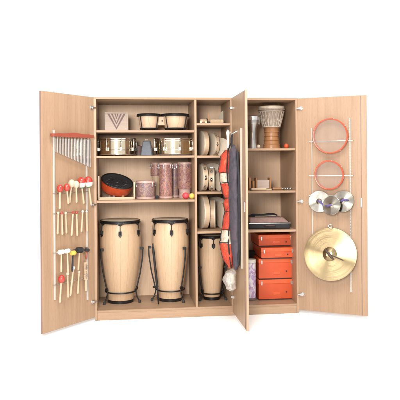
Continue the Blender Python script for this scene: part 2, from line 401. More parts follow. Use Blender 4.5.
# bongos
def bongo_pair():
    pa, pb = at(148.8, 120, .25), at(175.2, 120, .25); s = sc(pa); z = L1
    t = thing('bongo_drums', 'pair of natural wood bongos joined by a block on the top left shelf', 'bongos', ((pa.x+pb.x)/2, .25, z))
    for p, Rt, Rb in ((pa, 11.2*s, 8.2*s), (pb, 13.4*s, 10*s)):
        cx = p.x-(pa.x+pb.x)/2; Mx = T(cx, 0, 0); h = 17.3*s; f = .022
        MB().lathe([(0, f), (Rb, f), (Rb*1.03, f+.01), ((Rb+Rt)*.51, h*.5), (Rt*.93, h*.9), (0, h*.9)], 48, Mx).build('shell', wood_b, t, smooth=50)
        MB().lathe([(Rt*.95, h*.88), (Rt*.99, h*.9), (Rt*.98, h*.97), (0, h*.985)], 48, Mx).build('drumhead', M_skin, t)
        hb = MB().ring((0, 0, h*.90), Rt*1.0+.003, .0075, 48, 8, M=Mx).ring((0, 0, h*.975), Rt*1.0+.002, .006, 48, 8, M=Mx)
        hb.lathe([(Rt+.001, h*.90), (Rt+.006, h*.90), (Rt+.006, h*.965), (Rt+.001, h*.965)], 48, Mx, cap=False); hb.build('hoop', M_black, t)
        MB().ring((0, 0, f+.004), Rb+.002, .007, 48, 8, M=Mx).build('bottom_ring', M_black, t)
        for q in range(4):
            A = Mx @ RZ(-pi/2+radians(45)+q*pi/2)
            MB().tube([A @ Vector((Rt+.012, 0, h*.92)), A @ Vector((Rb+.016, 0, f)), A @ Vector((Rb+.015, 0, .001))], .0042, 8).box(Rb+.006, Rb+.024, -.009, .009, f-.008, f+.008, A)\
              .box(Rt-.001, Rt+.02, -.009, .009, h*.88, h*.95, A).build('tension_rod', M_black, t)
    MB().box(-.045, .045, -.03, .03, .055, .135).build('centre_block', wood_b, t, .004)
    MB().lathe([(.007, 0), (.007, .004)], 14, T(0, -.03, .095) @ RX(pi/2)).build('bolt', M_black, t)
wood_b = wood('pale_bongo_wood', (.70, .53, .38), (.60, .44, .31), 'z', .35, 10)
bongo_pair()

# carved block with V pattern
def v_block():
    a, b = at(104.5, 129, .2), at(128.3, 110.5, .2); w_, h_ = b.x-a.x, .172
    t = thing('slit_drum', 'square greyish wooden block carved with nested V shapes on the top left shelf', 'slit drum', ((a.x+b.x)/2, .2, L1), radians(3))
    MB().box(-w_/2, w_/2, 0, .11, 0, h_).build('body', M_grey_wood, t, .003)
    fr = MB(); e = .012
    for q in ((-w_/2+.002, w_/2-.002, .002, e), (-w_/2+.002, w_/2-.002, h_-e, h_-.002)): fr.box(q[0], q[1], -.005, -.0005, q[2], q[3])
    for q in ((-w_/2+.002, -w_/2+e), (w_/2-e, w_/2-.002)): fr.box(q[0], q[1], -.005, -.0005, e+.0005, h_-e-.0005)
    fr.build('border', M_grey_wood, t, .001)
    vv = MB(); zt = h_-e-.003
    for half, bot, th in ((.080, .018, .014), (.048, .062, .012), (.018, .108, .009)):
        for s_ in (-1, 1):
            P = [(s_*half, zt), (s_*(half-th*1.25), zt), (0, bot+th*1.4), (0, bot)]
            vs = [(x, -.004, z) for x, z in P]+[(x, -.0005, z) for x, z in P]
            vv.add(vs, [(0, 1, 2, 3), (7, 6, 5, 4)]+[(j, (j+1) % 4, 4+(j+1) % 4, 4+j) for j in range(4)])
    vv.build('inlay', M_mauve_wood, t)
v_block()

# timbales and cowbell
def timbale(pxa, pxb, label, yc=.27):
    a, b = at(pxa, 147, yc), at(pxb, 147, yc); R = (b.x-a.x)/2-.012; h = .158
    t = thing('timbale', label, 'timbale', ((a.x+b.x)/2, yc, L2), 0, 'metal timbales on the second shelf of the left bay')
    MB().lathe([(0, .02), (R-.003, .02), (R, .012), (R, .05), (R+.003, .053), (R+.003, .058), (R, .061), (R, h-.012), (0, h-.012)], 72).build('shell', M_warm, t, smooth=25)
    MB().ring((0, 0, .014), R+.001, .005, 72, 8).build('bottom_hoop', M_chrome, t)
    MB().ring((0, 0, h-.004), R+.009, .006, 72, 8).ring((0, 0, h-.022), R+.009, .004, 72, 8).build('top_hoop', M_chrome, t)
    MB().lathe([(R+.004, h-.01), (R+.004, h-.004), (0, h-.002)], 64).build('drumhead', M_skin, t)
    for q in range(8):
        A = RZ(-pi/2+radians(12)+q*pi/4)
        MB().tube([A @ Vector((R+.014, 0, h-.004)), A @ Vector((R+.014, 0, .055))], .0038, 8).box(R, R+.022, -.009, .009, .045, .075, A).build('lug', M_chrome, t, .002)
    for q in (0, 1, 2):
        A = RZ(radians(-100)+q*2*pi/3); MB().tube([A @ Vector((R-.012, 0, .02)), A @ Vector((R-.012, 0, .001))], .006, 8).build('foot', M_rubber, t)
timbale(98, 136.5, 'shiny steel timbale nearest the left side wall, left of the blue-grey cowbell')
timbale(154, 194, 'shiny steel timbale right of the blue-grey cowbell, beside the partition')
def cowbell(px, y, label):
    p = at(px, 150, y); t = thing('cowbell', label, 'cowbell', (p.x, y, L2), radians(-14))
    h = .135; vs = [(-.052, -.032, 0), (.052, -.032, 0), (.052, .032, 0), (-.052, .032, 0), (-.034, -.018, h), (.034, -.018, h), (.034, .018, h), (-.034, .018, h)]
    MB().add(vs, [(0, 3, 2, 1), (4, 5, 6, 7), (0, 1, 5, 4), (1, 2, 6, 5), (2, 3, 7, 6), (3, 0, 4, 7)]).build('bell', M_bell, t, .008)
    MB().tube([(-.012, 0, h-.002), (-.012, 0, h+.012), (.012, 0, h+.012), (.012, 0, h-.002)], .004, 8).build('bracket', M_chrome, t)
cowbell(146.8, .17, 'blue-grey metal cowbell standing between the two timbales')
MB().lathe([(0, 0), (.03, 0), (.028, .03), (.032, .09), (0, .1)], 24, T(at(139, 150, .33).x, .33, L2)).build('wood_block', M_mauve_wood)
tag(bpy.data.objects['wood_block'], 'small dark turned wooden block behind the cowbell', 'wood block')

# steel pan in its rack
def pan():
    c = at(117.3, 180.5, .27); s = sc(c); z0 = c.z-L3-.002
    t = thing('steel_pan', 'orange drum with tilted black hollow top resting in a wooden rack', 'steel pan', (c.x, .27, L3))
    M = T(0, 0, z0-.003) @ RY(radians(14)) @ RX(radians(24)); R = 15.6*s
    MB().lathe([(R, 0), (R+.004, -.004), (R+.002, -.02), (R*.99, -.05), (R*.95, -.080), (R*.84, -.098), (R*.5, -.104), (0, -.105)], 64, M, cap=False).build('shell', M_orange, t, smooth=50)
    MB().ring((0, 0, 0), R+.001, .006, 64, 8, M=M).build('rim', M_black, t)
    MB().lathe([(R-.002, -.001), (R*.9, -.010), (R*.6, -.024), (R*.25, -.032), (0, -.034)], 64, M, cap=False).build('playing_surface', M_charcoal, t, smooth=60)
    nf = MB()
    for k in range(6):
        A = M @ RZ(k*pi/3+.4)
        nf.ring((R*.62, 0, -.018), R*.2, .0025, 24, 6, M=A)
    nf.ring((0, 0, -.030), R*.24, .0025, 24, 6, M=M).build('note_fields', plain('worn_black_metal', (.07, .065, .065), .4, .5), t)
    # rack
    r = thing('drum_rack', 'low wooden rack with thin uprights holding the orange black-topped drum', 'rack', (c.x, .27, L3))
    a, b = at(98.8, 190, .11).x-c.x, at(134.2, 190, .11).x-c.x
    MB().box(a-.004, b+.004, -.165, .12, .001, .012).build('base', M_pale, r, .002)
    for xx, hh in ((a, .212), (b, .155)):
        MB().box(xx-.006, xx+.006, -.163, -.150, .012, hh).build('upright', M_palez, r, .002)
        MB().box(xx-.006, xx+.006, .100, .113, .012, hh).build('upright', M_palez, r, .002)
        MB().box(xx-.004, xx+.004, -.150, .100, .03, .045).build('side_rail', M_pale, r, .001)
    MB().box(a+.006, b-.006, -.162, -.154, .012, .024).build('front_rail', M_pale, r, .001)
    for xx in (-.07, -.03, .05):
        q = MB().ball((xx+c.x, .27-.118, L3+.026), .013, 14).build('shaker_egg', M_mauve_wood if xx < 0 else M_brown)
        tag(q, {-.07: 'small dark egg shaker lying under the orange drum, leftmost of three', -.03: 'small dark egg shaker lying under the middle of the orange drum', .05: 'small brown egg shaker lying under the right side of the orange drum'}[xx], 'shaker')
pan()

# mottled tube drums
def tube_drum(px, y, w_px, py_top, label, m, foot=None, base_z=None, hoop=None, name='tube_drum'):
    p = at(px, py_top, y); s = sc(p); R = w_px*s/2; z0 = L3 if base_z is None else base_z; h = p.z-z0
    t = thing(name, label, 'drum', (p.x, y, z0), random.uniform(0, 3), 'small mottled drums on the third shelf of the left bay')
    zb = 0.0
    if foot:
        zb = h*foot
        MB().lathe([(R*.80, .001), (R*.84, .008), (R*.72, zb*.5), (R*.80, zb-.001), (0, zb-.001)], 40).build('foot', M_pink if foot < .5 else M_palez, t, smooth=60)
    MB().lathe([(R*.94, zb), (R*.96, zb+.01), (R*.96, h-.02), (0, h-.02)], 48).build('shell', m, t)
    MB().lathe([(R*.965, h-.022), (R, h-.020), (R, h-.004), (R*.95, h-.001), (R*.95, h-.006), (R*.965, h-.006)], 48, cap=False).build('hoop', hoop or M_pink, t)
    MB().lathe([(R*.95, h-.009), (R*.94, h-.004), (0, h-.003)], 40).build('drumhead', M_skin, t)
    if zb == 0: MB().lathe([(R*.96, .002), (R, .003), (R, .018), (R*.96, .02)], 48, cap=False).build('bottom_hoop', hoop or M_pink, t)
    for q in range(6):
        A = RZ(q*pi/3+.3); MB().tube([A @ Vector((R+.003, 0, h-.012)), A @ Vector((R+.003, 0, h-.045))], .0022, 6).box(R*.95, R+.006, -.004, .004, h-.055, h-.042, A).build('lug', M_steel, t, .001)
    return t
tube_drum(145.6, .22, 19, 180.5, 'short wide brown-violet mottled drum beside the wooden rack', M_mot2, hoop=M_pink)
tube_drum(156.2, .40, 12, 162.3, 'slim pink mottled drum on a pale foot at the back, above the short drum', M_mot, foot=.62)
tube_drum(165.6, .24, 13.5, 162.5, 'tall pink mottled drum standing in front in the middle of the shelf', M_mot)
tube_drum(174.3, .36, 9, 163.2, 'narrow tall mottled drum standing behind, between the two wide tall drums', M_mot2)
tube_drum(184.6, .30, 15.6, 162.0, 'tall pinkish mottled drum on a pale foot above the coloured balls', M_mot, foot=.26)
for px, y, r_, m, l in ((185.7, .075, .0300, M_ballred, 'pinkish red ball on the shelf, left of the yellow one'), (192.0, .070, .0265, M_yellow, 'yellow ball on the shelf next to the partition')):
    p = at(px, 195, y); q = MB().ball((0, 0, 0), r_, 28).build('ball', m, loc=(p.x, y, L3+r_)); tag(q, l, 'ball')
q = at(157, 196, .13); tag(MB().lathe([(0, 0), (.014, 0), (.016, .03), (0, .034)], 18).build('wood_block', M_charcoal, loc=(q.x, .13, L3+.001)), 'tiny dark block next to the short mottled drum', 'wood block')

# ------------------------------------------------------------------ centre bay
def frame_drum(px, py_mid, y, r_px, wd, yaw, label, base, tamb=False, m=None, lean=0):
    p = at(px, py_mid, y); R = r_px*sc(p)
    t = thing('tambourine' if tamb else 'frame_drum', label, 'tambourine' if tamb else 'frame drum', (p.x, y, base+R), 0, 'hand drums standing on edge on the centre shelves', rot=(0, radians(lean), radians(yaw)))
    # axis along local x
    M = RY(pi/2); n = 56; m = m or M_pale
    ring = [(R-.008, -wd/2), (R, -wd/2+.001), (R, wd/2-.001), (R-.008, wd/2), (R-.008, -wd/2)]
    if not tamb: MB().lathe(ring, n, M, cap=False).build('rim', m, t, smooth=40)
    else:
        b = MB(); k = 8                                      # rim with jingle slots
        for z0, z1 in ((-wd/2, -wd/2+.016), (wd/2-.016, wd/2)):
            b.lathe([(R-.008, z0), (R, z0), (R, z1), (R-.008, z1), (R-.008, z0)], n, M, cap=False)
        for j in range(k):
            a0, a1 = 2*pi*j/k+.18, 2*pi*(j+1)/k-.18
            for i in range(6):
                u0, u1 = a0+(a1-a0)*i/6, a0+(a1-a0)*(i+1)/6
                vs = [(r*cos(u), r*sin(u), z) for z in (-wd/2+.016, wd/2-.016) for r in (R-.008, R) for u in (u0, u1)]
                b.add(vs, [(0, 1, 3, 2), (4, 6, 7, 5), (2, 3, 7, 6), (0, 4, 5, 1), (0, 2, 6, 4), (1, 5, 7, 3)], M)
        b.build('rim', m, t, smooth=40)
        for j in range(k):
            A = M @ RZ(2*pi*j/k) @ T(R-.005, 0, 0) @ RX(pi/2)
            MB().lathe([(0, -.004), (.014, -.0035), (.015, -.001), (.004, 0), (0, 0)], 18, A @ T(0, 0, -.001) @ RX(0)).lathe([(0, .0045), (.014, .004), (.015, .001), (.004, .0005), (0, .0005)], 18, A).build('jingle', M_steel, t)
    MB().lathe([(R+.0012, wd/2-.012), (R+.0016, wd/2), (R-.004, wd/2+.0022), (0, wd/2+.0022)], n, M @ Matrix.Rotation(pi, 4, 'X') if yaw > 0 else M, cap=False).build('drumhead', M_skin, t)
    return t
frame_drum(203.2, 140, .26, 12.4, .046, 10, 'pale frame drum on edge, leftmost on the upper centre shelf', C2)
frame_drum(213.2, 142, .28, 11.2, .040, 14, 'pale tambourine on edge in the middle of the upper centre shelf', C2, True)
frame_drum(222.4, 145, .24, 8.8, .035, 48, 'small pale frame drum turned to show its skin, beside the bag hooks', C2)
frame_drum(202.2, 176, .24, 13.2, .046, 9, 'pale tambourine on edge against the partition on the middle centre shelf', C3, True)
frame_drum(211.8, 178, .26, 11.3, .050, -10, 'wide tambourine with dark jingle slots in the middle of its shelf', C3, True)
frame_drum(220.3, 180, .22, 9.0, .036, 20, 'smaller pale frame drum on edge next to the red cloth bag', C3)
frame_drum(213.5, 176, .45, 13.2, .04, 62, 'large pale frame drum leaning at the back behind two tambourines', C3)
frame_drum(203.0, 210, .25, 16.8, .050, 8, 'largest pale frame drum on edge next to the partition on the lowest centre shelf', C4)
frame_drum(212.8, 213, .27, 14.2, .046, -9, 'pale frame drum standing on edge in the middle of the lowest centre shelf', C4)
frame_drum(222.6, 214, .25, 12.6, .040, 14, 'pale frame drum on edge behind the red cloth bag on the lowest centre shelf', C4)
frame_drum(216.5, 210, .46, 14.5, .04, 66, 'pale frame drum at the back of the lowest centre shelf showing its skin', C4)
# guiro and friends on the top centre shelf
p = at(211.5, 120, .2); g = thing('guiro', 'long pale ridged wooden tube lying on the top centre shelf', 'guiro', (p.x, .2, C1+.026), radians(4))
prof = [(0, -.11), (.018, -.11), (.025, -.10)]
for k in range(26): z = -.085+k*.0065; prof += [(.026, z), (.0235, z+.002), (.026, z+.0045)]
MB().lathe(prof+[(.025, .105), (.018, .11), (0, .11)], 28, RY(pi/2)).build('body', M_pale, g, smooth=25)
MB().lathe([(.027, -.045), (.027, -.038)], 28, RY(pi/2), cap=False).lathe([(.0275, -.05), (.0275, -.038)], 28, RY(pi/2), cap=False).build('band', M_leather, g)
p = at(208.6, 118, .11); b_ = thing('mallet', 'short dark mallet standing in front of the ridged wooden tube', 'mallet', (p.x, .11, C1))
MB().tube([(0, 0, .018), (0, 0, .09)], .005, 8).build('stick', M_brown, b_); MB().lathe([(0, 0), (.014, .001), (.016, .01), (.012, .02), (0, .022)], 16).build('head', M_charcoal, b_)
frame_drum(226.6, 114, .40, 7.6, .05, 55, 'small pale hand drum at the right end of the top centre shelf', C1)
for k, (px, l) in enumerate(((201.2, 'left one of two small wooden claves on the top centre shelf'), (204.6, 'right one of two small wooden claves on the top centre shelf'))):
    p = at(px, 121, .07); tag(MB().tube([(0, -.05, 0), (0, .05, 0)], .010, 14).build('clave', M_pale, loc=(p.x, .08, C1+.0105), rot=(0, 0, radians(8*(k*2-1)))), l, 'clave', 'small claves')

# ------------------------------------------------------------------ right bay
def goblet(px, y, py_top, label):
    p = at(px, py_top, y); h = p.z-R1; s = sc(p)
    t = thing('goblet_drum', label, 'goblet drum', (p.x, y, R1)); R = 7.4*s
    MB().lathe([(R*.86, .001), (R*.84, .02), (R*.66, h*.2), (R*.60, h*.45), (R*.64, h*.62), (R*.9, h*.74), (R*.98, h*.8), (R*.98, h*.93), (0, h*.93)], 48).build('body', M_dull, t, smooth=50)
    MB().lathe([(R*.98, h*.86), (R*1.06, h*.87), (R*1.06, h*.98), (R*.98, h), (0, h)], 48, cap=False).build('hoop', M_steel, t)
    for q in range(6):
        A = RZ(q*pi/3+.2); MB().tube([A @ Vector((R*1.08, 0, h*.95)), A @ Vector((R*1.06, 0, h*.74))], .005, 8).build('lug', M_chrome, t)
goblet(252.6, .25, 116, 'tall silvery metal goblet drum at the left end of the right top shelf')
def djembe(px, y, py_top, label):
    p = at(px, py_top, y); h = p.z-R1; s = sc(p)
    t = thing('djembe', label, 'djembe', (p.x, y, R1)); R = 13.2*s
    MB().lathe([(R*.66, .001), (R*.67, .012), (R*.59, h*.12), (R*.51, h*.32), (R*.56, h*.47), (R*.60, h*.5), (0, h*.5)], 56).build('foot', M_brown, t, smooth=50)
    for z in (.10, .2, .30, .40): MB().ring((0, 0, h*z), R*{.10: .615, .2: .565, .30: .53, .40: .545}[z], .0045, 48, 8).build('turned_bead', M_brown, t)
    MB().lathe([(R*.60, h*.5), (R*.64, h*.53), (R*.80, h*.72), (R*.955, h*.93), (0, h*.93)], 56).build('bowl', M_dj, t, smooth=50)
    MB().ring((0, 0, h*.925), R*.975, .007, 56, 8).ring((0, 0, h*.875), R*.945, .006, 56, 8).ring((0, 0, h*.52), R*.65, .007, 48, 8).build('rope_ring', M_rope, t)
    MB().lathe([(R*.965, h*.93), (R*.985, h*.96), (R*.96, h*.995), (0, h)], 56).build('drumhead', M_skin, t)
    rp = MB(); n = 22
    for k in range(n):
        a, b, c = 2*pi*k/n, 2*pi*(k+.5)/n, 2*pi*(k+1)/n
        rp.tube([(R*.955*cos(a), R*.955*sin(a), h*.87), (R*.80*cos((a+b)/2), R*.80*sin((a+b)/2), h*.68), (R*.665*cos(b), R*.665*sin(b), h*.53)], .0032, 6)
        rp.tube([(R*.665*cos(b), R*.665*sin(b), h*.53), (R*.80*cos((c+b)/2), R*.80*sin((c+b)/2), h*.68), (R*.955*cos(c), R*.955*sin(c), h*.87)], .0032, 6)
    rp.build('rope_lacing', M_rope, t)
djembe(271.3, .27, 106.5, 'rope-laced djembe with grey-beige bowl and golden brown foot on the right top shelf')
for px, r_, m, l, y in ((286.3, .021, M_box, 'orange-red egg shaker right of the djembe foot', .13), (258.6, .016, M_cream, 'small cream egg shaker between the metal drum and the djembe', .10)):
    p = at(px, 144, y); tag(MB().lathe([(r_*sin(pi*i/14), -r_*cos(pi*i/14)*(1.25 if i > 7 else 1)) for i in range(15)], 24).build('shaker_egg', m, loc=(p.x, y, R1+r_)), l, 'shaker')

def base_thing(name, label, cat, px, y, z, rz=0, group=None): return thing(name, label, cat, (at(px, 190, y).x, y, z), radians(rz), group)
# second shelf
t = base_thing('wooden_crate', 'small open box with brown end pieces and grey front on the right middle shelf', 'box', 262.5, .22, R2, 3)
MB().box(-.058, .058, -.03, .03, .012, .09).build('body', M_grey_wood, t, .003)
for s_ in (-1, 1): MB().box(s_*.066-.007, s_*.066+.007, -.036, .036, .001, .112).build('end_piece', M_brown, t, .002)
MB().box(-.075, .075, -.045, .04, .0005, .011).build('base', M_pale, t, .001)
t = base_thing('castanets', 'brown wooden clapper standing at the left end of the right middle shelf', 'castanets', 251, .22, R2, 10)
for s_ in (-1, 1): MB().box(s_*.017-.010, s_*.017+.010, -.025, .025, .001, .115 if s_ < 0 else .085).build('leaf', M_brown, t, .003)
MB().box(-.004, .005, -.01, .01, .02, .05).build('cord', M_leather, t)
for px, l, L_s, m in ((258, 'pale wooden stick lying in front of the small box', .15, M_pale), (278, 'brown wooden stick lying right of the small box', .12, M_brown)):
    t = base_thing('rhythm_stick', l, 'rhythm stick', px, .10 if px < 270 else .2, R2+.0105, 2 if px < 270 else -8)
    MB().tube([(-L_s/2, 0, 0), (L_s/2, 0, 0)], .010, 14).build('stick', m, t)
    MB().tube([(-L_s/2-.001, 0, 0), (-L_s/2+.012, 0, 0)], .0112, 14).build('end_cap', M_leather, t)
for px, l, r_ in ((285, 'small wire bell bracelet on the right middle shelf, left one', .020), (290, 'small wire bell bracelet at the right end of the middle shelf', .022)):
    t = base_thing('bell_bracelet', l, 'bells', px, .17, R2, 20)
    MB().ring((0, 0, .011), r_+.004, .003, 24, 8).build('band', M_leather, t)
    for q in range(6): MB().ball((cos(q*pi/3)*(r_+.004), sin(q*pi/3)*(r_+.004), .0115), .0105, 12).build('bell', M_steel, t)
# third shelf: cases
t = base_thing('instrument_case', 'flat black case with dusty pink lid lying on the lower right shelf', 'case', 266, .24, R3, -2)
MB().box(-.19, .19, -.16, .16, .001, .055).build('case_body', M_charcoal, t, .010)
MB().add([(-.185, -.155, .056), (.185, -.155, .056), (.17, .155, .056), (-.17, .155, .056), (-.17, -.10, .10), (.14, -.10, .10), (.13, .12, .10), (-.16, .12, .10)],
         [(0, 3, 2, 1), (4, 5, 6, 7), (0, 1, 5, 4), (1, 2, 6, 5), (2, 3, 7, 6), (3, 0, 4, 7)]).build('lid', M_casetop, t, .012)
MB().tube([(-.05, -.162, .03), (-.04, -.18, .035), (.04, -.18, .035), (.05, -.162, .03)], .006, 8).build('handle', M_leather, t)
MB().box(-.19, .19, -.1625, -.159, .050, .056).build('zip', M_steel, t)
t = base_thing('cloth_bag', 'crumpled dark drawstring bag lying on the flat pink-lidded case', 'bag', 264, .25, R3+.101, 6)
b = MB(); pts = [(-.15, 0, .010), (-.10, .01, .014), (-.03, -.01, .011), (.05, .01, .015), (.10, 0, .013), (.13, 0, .008)]
b.tube(pts, .02, 14, radii=[.006, .014, .011, .015, .013, .004]).build('bag_body', M_charcoal, t, smooth=80)
MB().tube([(-.10, -.03, .006), (-.02, -.045, .006), (.06, -.03, .006), (.11, -.02, .008)], .004, 8).build('drawstring', M_rope, t)

# cartons
def carton(px0, px1, py0, py1, y, z0, label, lid=True, m=None):
    a, b = at(px0, py0, y), at(px1, py1, y); h = a.z-z0 if z0 is None else None
    t = thing('carton', label, 'carton', ((a.x+b.x)/2, y, z0), 0, 'orange-red cartons stacked in the lower right bay')
    MB().box(-(b.x-a.x)/2+.012, (b.x-a.x)/2-.012, .012, .35, .0005, .0105).build('gap_shade', M_gap_shade, t); wd = (b.x-a.x)/2; hh = a.z-z0-.004  # dark strip added as the shade in the gap under each carton
    MB().box(-wd+.003, wd-.003, .003, .36, .011, hh-.003).build('body', M_box, t, .002)
    lh = min(.038, hh*.5)
    MB().box(-wd, wd, 0, .363, hh-lh, hh).build('lid', M_boxlid, t, .003)
    # label holder and grip hole
    MB().box(-.032, .032, -.0012, .002, hh*.26, hh*.26+.024).build('label_holder', M_boxlid, t, .0006)
    MB().lathe([(.0, 0), (.0075, 0), (.0075, .002), (0, .002)], 16, T(wd*.55, .004, hh*.38) @ RX(pi/2)).build('grip_hole', M_gap_shade, t)
    for s_ in (-1, 1): MB().box(s_*wd*.82-.005, s_*wd*.82+.005, -.0025, .002, hh-lh-.012, hh-lh*.4).build('clip', M_steel, t, .001)
    return t.location.z+hh
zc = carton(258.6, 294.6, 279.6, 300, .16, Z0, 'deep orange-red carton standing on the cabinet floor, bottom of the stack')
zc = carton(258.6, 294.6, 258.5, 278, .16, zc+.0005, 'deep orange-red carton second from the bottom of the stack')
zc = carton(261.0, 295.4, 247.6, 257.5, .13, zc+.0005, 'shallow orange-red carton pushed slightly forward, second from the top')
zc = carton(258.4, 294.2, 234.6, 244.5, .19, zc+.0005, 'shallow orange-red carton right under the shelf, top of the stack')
t = base_thing('ocean_drum', 'white and violet printed cylinder standing left of the orange-red cartons', 'drum', 249.6, .22, Z0, 0)
h = at(250, 259, .22).z-Z0
MB().lathe([(0, .001), (.052, .001), (.052, h-.03), (0, h-.03)], 40).build('shell', M_lilac, t)
MB().lathe([(.0525, h-.03), (.056, h-.029), (.056, h-.004), (.05, h), (0, h)], 40).build('lid', M_white, t)
MB().lathe([(.0525, .002), (.056, .003), (.056, .022), (.0525, .024)], 40, cap=False).build('bottom_hoop', M_mauve_wood, t)
t = base_thing('instrument_case', 'dark upright case in the shadow behind the white and violet cylinder', 'case', 250, .42, Z0, 0)
MB().box(-.09, .10, -.03, .06, .001, .42).build('case_body', M_charcoal, t, .012); MB().tube([(-.03, -.031, .3), (-.03, -.05, .3), (.03, -.05, .3), (.03, -.031, .3)], .006).build('handle', M_leather, t)

# ------------------------------------------------------------------ things on the right door
def hang(name, label, cat, k, px, py, off, group=None, tilt=0):
    p = ond(k, px, py, off); a = DOORS[k][1]
    o = thing(name, label, cat, p, a, group); return o, sc(p)
def hoop_drum(px, py, r_px, label):
    t, s = hang('hoop_drum', label, 'hoop drum', 'right', px, py, .032, 'red hoop drums hanging on the right door'); R = r_px*s; M = RX(pi/2)
    MB().lathe([(R-.010, -.018), (R, -.018), (R, .018), (R-.010, .018), (R-.010, -.018)], 80, M, cap=False).build('hoop', M_redrim, t)
    MB().lathe([(R-.003, .0185), (R-.003, .0195), (0, .0195)], 80, M, cap=False).build('drumhead', M_film, t)
    MB().ring((0, -.0185, 0), R-.003, .0058, 80, 6, axis='y').build('head_ring', M_redrim, t)
    for q in range(8):
        A = RY(q*pi/4+.2); MB().box(R-.001, R+.004, -.012, .012, -.004, .004, A).build('tuner', M_steel, t)
hoop_drum(330.4, 136, 17.4, 'larger red-rimmed hoop drum hanging at the top of the right door')
hoop_drum(329.3, 175, 14.4, 'smaller red-rimmed hoop drum hanging above the hand cymbals')
def cymbal(px, py, r_px, off, label, m, tip, grp, strap=M_strap, dome=.18):
    t, s = hang('cymbal', label, 'cymbal', 'right', px, py, off, grp); R = r_px*s
    t.rotation_euler = (radians(tip[0]), 0, DOORS['right'][1]+radians(tip[1]))
    b = MB().lathe([(R, 0), (R*.98, .0012), (R*.8, R*.012), (R*.6, R*.027), (R*.4, R*.042), (R*.27, R*.055), (R*.22, R*.13), (R*.12, R*.2), (0, R*.21), (0, R*.20), (R*.2, R*.12), (R*.26, R*.045), (R*.6, R*.018), (R, -.001)], 96, cap=False).build('disc', m, t, rot=(pi/2, 0, 0), smooth=30)
    return t, R
G = 'small hand cymbals hanging on the right door'
for px, py, r_, off, lab, tip, sa in ((319.3, 201.5, 10.8, .03, 'silvery hand cymbal with violet strap, left one of the trio on the right door', (-9, 3), 40), (342.8, 201.3, 11.0, .034, 'silvery hand cymbal with violet strap, right one of the trio below the red hoops', (-14, -6), -15), (331.3, 205.5, 9.6, .065, 'silvery hand cymbal in front, between its two neighbours above the large brass one', (-11, -10), 170)):
    t, R = cymbal(px, py, r_, off, lab, M_silver, tip, G)
    A = RY(radians(sa)); MB().tube([A @ Vector((-.012, -R*.215, 0)), A @ Vector((.0, -R*.30, 0)), A @ Vector((.02, -R*.33, .004)), A @ Vector((.040, -R*.24, 0)), A @ Vector((.050, -R*.16, -.004))], .005, 8, radii=[.006, .009, .009, .008, .005]).build('strap', M_strap, t)
    MB().ball((0, -R*.22, 0), .009, 14).build('knot', M_strap, t)
t, R = cymbal(330.0, 254.2, 26.3, .052, 'large brass cymbal with a dark leather strap hanging low on the right door', M_brass, (-9.5, 2), None)
A = RY(radians(48))
MB().tube([A @ Vector((-.055, -R*.205, 0)), A @ Vector((-.02, -R*.235, 0)), A @ Vector((.03, -R*.235, 0)), A @ Vector((.06, -R*.20, 0))], .01, 10, radii=[.005, .012, .012, .006]).build('strap', M_leather, t)
A = RY(radians(22)); MB().tube([A @ Vector((.03, -R*.225, 0)), A @ Vector((.08, -R*.19, 0)), A @ Vector((.125, -R*.12, 0))], .004, 8).build('cord', M_leather, t)
MB().ring((0, -.02, R+.014), .014, .003, 20, 8, axis='y').build('hanger', M_steel, t)

# ------------------------------------------------------------------ things on the left door
def chimes():
    t, s = hang('bar_chimes', 'silvery bar chimes hanging from a red-brown wooden bar on the left door', 'chimes', 'left', 71, 135.4, .035)
    a = (ond('left', 51.8, 135, .035)-t.location).dot(dx('left')); b = (ond('left', 92.2, 135, .035)-t.location).dot(dx('left'))
    n = 24; top = []; bot = []
    for i in range(n+1):
        u = i/n; x = a+(b-a)*u; bul = .006*(.5+.5*cos(2*pi*2*(u-.5))) if .1 < u < .9 else 0
        top.append((x, .009+.007*sin(pi*u)+bul)); bot.append((x, -.014-.003*sin(pi*u)))
    P = top+bot[::-1]; m = len(P)
    MB().add([(x, -.02, z) for x, z in P]+[(x, .02, z) for x, z in P], [tuple(range(m)), tuple(range(2*m-1, m-1, -1))]+[(j, (j+1) % m, m+(j+1) % m, m+j) for j in range(m)]).build('bar', M_red_wood, t, .003)
    xa = (ond('left', 56, 145, .035)-t.location).dot(dx('left')); xb = (ond('left', 90, 145, .035)-t.location).dot(dx('left')); k = 24
    st = MB()
    for i in range(k):
        u = i/(k-1); x = xa+(xb-xa)*u; L_ = .105+.125*u+.0*u
        zt = -.030; MB().tube([(x, 0, zt), (x, 0, zt-L_)], .0047, 10).build('chime', M_chrome, t)
        st.tube([(x, 0, -.014), (x, 0, zt)], .001, 4)
    st.build('strings', M_white, t)
    MB().tube([(a+.05, 0, .0), (a+.05, .03, .012)], .003).tube([(b-.05, 0, .0), (b-.05, .03, .012)], .003).build('hook', M_steel, t)
chimes()
MC = {'red': M_red, 'cream': M_cream, 'green': M_green, 'white': M_white, 'yellow': M_yellow, 'black': M_charcoal}
